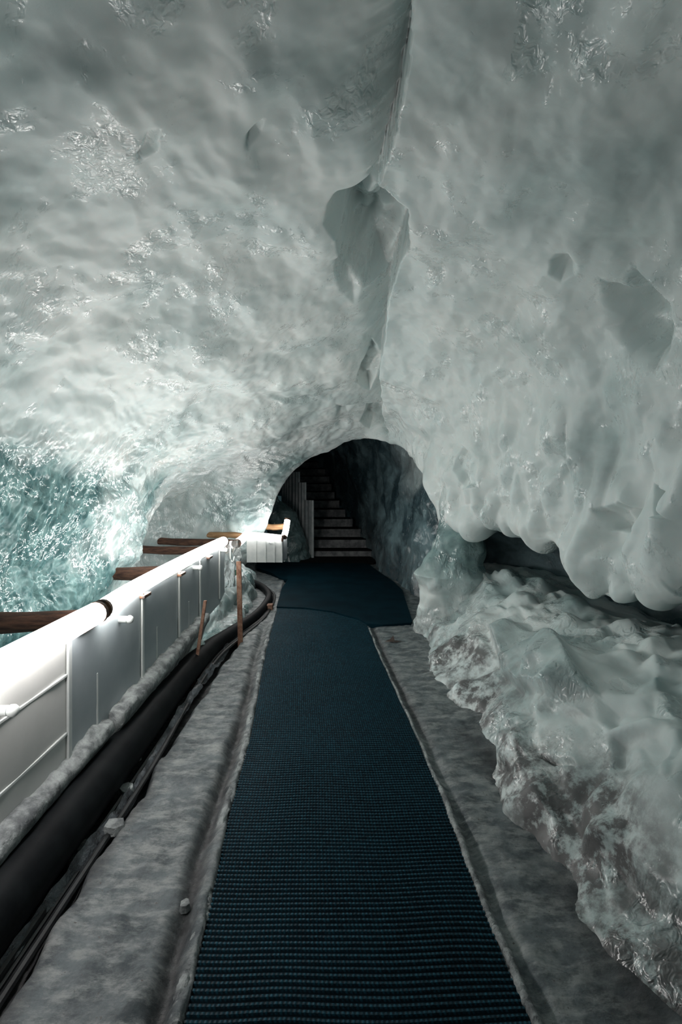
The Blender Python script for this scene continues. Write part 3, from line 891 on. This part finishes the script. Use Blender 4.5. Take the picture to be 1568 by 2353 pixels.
# crumpled clear film hung over the fence end
def film():
    n, mm = 26, 30
    u = np.linspace(0, 1, n)[:, None]; v = np.linspace(0, 1, mm)[None, :]
    X = -1.345 + .20 * u + 0 * v; Y = 5.66 + .16 * u + 0 * v; Z = .93 - .52 * v + 0 * u
    B = np.stack([X, Y, Z], -1)
    w_ = .05 * fbm(B * np.array([22, 22, 7]), 2)
    B[..., 1] += w_; B[..., 0] += .04 * noise(B * 9 + 4)
    me = mesh_np('plastic_cover', B, grid_quads(n, mm))
    o = link('plastic_cover', me, FILM)
    tag(o, 'crumpled clear plastic cover hanging at the far end of the fence', 'cover')


film()
# small square hook hanging from rail end
MB().tube(spline([(-1.235, 5.72, .86), (-1.235, 5.72, .74), (-1.205, 5.70, .70), (-1.19, 5.72, .76)], 14), .010, 8).build('hook', BATTEN)
tag(bpy.data.objects['hook'], 'pale hook hanging beside the crumpled cover at the fence end', 'hook')

# rusty posts
def post(a, b_, w_, label):
    m = MB(); a = Vector(a); b_ = Vector(b_)
    vs_ = []
    for p in (a, b_):
        for dx, dy in ((-w_, -.012), (w_, -.012), (w_, .012), (-w_, .012)):
            vs_.append((p.x + dx, p.y + dy, p.z))
    m.add(vs_, [(0, 3, 2, 1), (4, 5, 6, 7), (0, 1, 5, 4), (1, 2, 6, 5), (2, 3, 7, 6), (3, 0, 4, 7)])
    tag(m.build('rusty_post', RUST, smooth=False, bevel=.003), label, 'post', 'rusty posts bracing the fence')


pa = P(549, 1290, 5.05); pb = G(553, 1480)
post((pb[0], pb[1], -.03), (pa[0], pa[1], pa[2]), .024, 'upright rusty steel post at the far end of the fence')
pa = P(472, 1380, 4.35); pb = G(442, 1560)
post((pb[0], pb[1], -.1), (pa[0], pa[1], pa[2]), .013, 'thin leaning rusty post nearer than the upright one')
# small green socket beside the post
MB().box(P(540, 1322, 5.2), P(546, 1310, 5.2) + np.array([0, .02, 0])).build('green_clip', simple('dark_green', (.01, .05, .03), (.02, .08, .05)), smooth=False)
tag(bpy.data.objects['green_clip'], 'tiny dark green clip left of the upright rusty post', 'clip')

# curb
cr = empty('curb', (FX, 3, 0), 'frosted concrete curb under the white fence', 'curb')
for (a, b_, jut) in ((-.5, 1.1, .0), (1.12, 2.78, .01), (2.86, 3.95, .03), (3.98, 4.75, .02)):
    n = int((b_ - a) / .035); mm = 16
    yy = np.linspace(a, b_, n)
    pr = [(-1.42, -.2), (-1.42, .25), (-1.38, .30), (-1.32, .312), (-1.275 + jut, .308), (-1.245 + jut, .295), (-1.24 + jut, .25), (-1.27 + jut, .2), (-1.33, .0), (-1.33, -.15), (-1.3, -.2)]
    pr = spline(pr, 26)
    Y, I = np.meshgrid(yy, np.arange(26), indexing='ij')
    B = np.stack([pr[I, 0], Y, pr[I, 1] + np.array([zb(y) - .31 for y in yy])[:, None] * (pr[I, 1] > .1)], -1)
    c0 = np.array([-1.36, 0, .1]); d = B - c0; d[..., 1] = 0; d /= np.linalg.norm(d, axis=-1, keepdims=True)
    v1, e1 = blocky(B, 11.0, 31)
    B = B + d * (.02 * fbm(B * 5, 2) + .022 * (v1 - .5) + .008 * noise(B * 40))[..., None]
    # close the ends
    e0 = B[:1].copy(); e0[...] = B[:1].mean(1, keepdims=True); e1 = B[-1:].copy(); e1[...] = B[-1:].mean(1, keepdims=True)
    B = np.concatenate([e0, B, e1], 0)
    link('curb_piece', mesh_np('curb_piece', B, grid_quads(B.shape[0], B.shape[1])), CONCRETE, cr)

# pipe filling the black undercut below the curb, and cables in the trench
px_ = [(-1.205, .0, .10), (-1.205, 1.8, .105), (-1.205, 2.8, .11), (-1.225, 3.8, .10), (-1.21, 4.6, .07), (-1.12, 5.2, .05), (-1.0, 5.8, .05), (-.95, 6.4, .05), (-.97, 6.9, .06), (-1.12, 7.35, .08), (-1.35, 7.7, .1)]
rr = np.interp(np.linspace(0, 1, 120), [0, .35, .6, 1], [.115, .095, .055, .04])
tag(MB().tube(spline(px_, 120), rr, 20).build('undercut_pipe', PIPE), 'thick black pipe filling the undercut in the trench below the curb', 'pipe')
for i, (dx, dz, r, lab) in enumerate(((.105, -.075, .017, 'black cable lying nearest to the thick pipe'), (.130, -.085, .012, 'thin black cable in the middle of the trench bundle'),
                                     (.155, -.075, .015, 'black cable farthest from the thick pipe, against the ice'))):
    pts = [(p[0] + dx * min(1, max(.5, 1.2 - .1 * p[1])) + .012 * math.sin(p[1] * 2.3 + i), p[1] + (.05 * i if p[1] > 6.5 else 0), max(.012, p[2] + dz)) for p in px_]
    pts = [(p[0], p[1], p[2] - .03 if p[1] < 4.5 else p[2] + .01) for p in pts]
    tag(MB().tube(spline(pts, 140), r, 8).build('cable', CABLE), lab, 'cable', 'cables in the trench')


def foil():
    n, mm = 160, 8
    yy = np.linspace(1.2, 5.2, n)[:, None]; v = np.linspace(0, 1, mm)[None, :]
    X = -1.10 + .035 * v + .02 * np.sin(yy * 3) - .02 * (yy > 4) ; Y = yy + 0 * v
    Z = .035 - .05 * v + 0 * yy
    B = np.stack([X + 0 * Y, Y, Z + 0 * Y], -1)
    B[..., 2] += .025 * fbm(B * np.array([16, 7, 1]), 3)
    tag(link('plastic_sheet', mesh_np('plastic_sheet', B, grid_quads(n, mm)), FOIL), 'crumpled grey plastic strip over the cables in the trench', 'sheet')


foil()

# rusty bracket, dry leaf, ice chips
b = MB(); a = np.array(G(614, 1398, .03))
b.box(a + np.array([-.01, -.04, -.02]), a + np.array([.07, .06, .05])).build('rusty_bracket', RUST, smooth=False, bevel=.006)
tag(bpy.data.objects['rusty_bracket'], 'small rusty bracket where the hoses curve away, left of the mat', 'bracket')
a = np.array(G(905, 1474, .03))
MB().add([a + np.array(q) for q in ((-.09, 0, 0), (-.03, .03, .015), (.0, .03, .05), (.01, .0, .01), (.09, .02, 0), (.02, -.03, 0), (-.04, -.025, .006))],
         [(0, 6, 1), (6, 5, 3, 1), (1, 3, 2), (3, 5, 4)]).build('dry_leaf', LEAF, smooth=False)
tag(bpy.data.objects['dry_leaf'], 'crumpled dark dry leaf on the floor right of the mat', 'leaf')

CH_ = [(200, 1945, .05, 'flat ice shard on the dark edge of the trench'), (158, 1965, .035, 'small pale ice chip nearest the lower left trench edge'), (318, 1738, .022, 'tiny ice chip beside the trench cables'),
       (290, 1815, .045, 'slender pale ice shard halfway along the trench'), (262, 1900, .05, 'rounded ice lump where the floor juts into the trench'), (425, 2080, .022, 'small ice crumb beside the hollow left of the mat'),
       (232, 1690, .03, 'white splinter of ice at the broken curb gap')]
for (x, y, r, lab) in CH_:
    z0 = .02 if x > 250 else -.02
    if y == 1690: z0 = .24
    a = np.array(G(x, y, z0))
    m = MB(); n = 7
    top = [a + np.array([r * math.cos(t) * R.uniform(.5, 1), r * 1.4 * math.sin(t) * R.uniform(.5, 1), r * R.uniform(.2, .45)]) for t in np.linspace(0, 2 * math.pi, n, endpoint=False)]
    bot = [a + (p - a) * np.array([1.2, 1.2, 0]) - np.array([0, 0, .02]) for p in top]
    m.add(top + bot, [tuple(range(n)), tuple(range(n, 2 * n))[::-1]] + [(n + i, n + (i + 1) % n, (i + 1) % n, i) for i in range(n)])
    tag(m.build('ice_chip', CONCRETE, smooth=False, bevel=.002), lab, 'ice chip', 'ice chips on the floor by the trench')

# ------------------------------------------------------------------ logs between fence and wall
LOGS = [
    ((-2.55, 3.05, .76), (-1.36, 3.00, .78), .060, BARK, 'thick dark log nearest the viewer, at the left edge'),
    ((-2.5, 4.86, .715), (-1.36, 4.80, .755), .060, BARK, 'second brown log from the viewer behind the fence'),
    ((-2.9, 6.70, .71), (-1.40, 6.6, .70), .052, BARK, 'third brown log, lower of the close pair behind the fence'),
    ((-2.9, 7.45, .735), (-1.45, 7.3, .715), .052, BARK, 'fourth brown log, upper of the close pair behind the fence'),
    ((-2.3, 7.9, .79), (-1.50, 7.8, .77), .045, PALEWOOD, 'short tan log just left of the bend of the light tubes'),
    ((-1.28, 8.42, .85), (-.86, 8.42, .85), .050, PALEWOOD, 'bright orange-tan log under the far upright light tube'),
]
for (a, b_, r, m, lab) in LOGS:
    pts = [np.array(a) + (np.array(b_) - np.array(a)) * t + np.array([0, .008 * math.sin(7 * t), .006 * math.sin(9 * t + 1)]) for t in np.linspace(0, 1, 14)]
    root = empty('log', a, lab, 'log', 'logs wedged between fence and wall')
    MB().tube(pts, [r * (1 + .05 * math.sin(i * 1.3)) for i in range(14)], 14, wob=.06, caps=False).build('bark', m, root)
    for e, f in ((pts[0], pts[1]), (pts[-1], pts[-2])):
        d = (f - e) / np.linalg.norm(f - e)
        MB().tube([e - d * .002, e + d * .01], r * .98, 14).build('cut_end', PALEWOOD, root)
MB().tube([(-2.02, 6.2, .52), (-1.86, 6.22, .50)], .006, 6).build('twig', CAP)
tag(bpy.data.objects['twig'], 'thin dark twig below the third log behind the fence', 'twig')
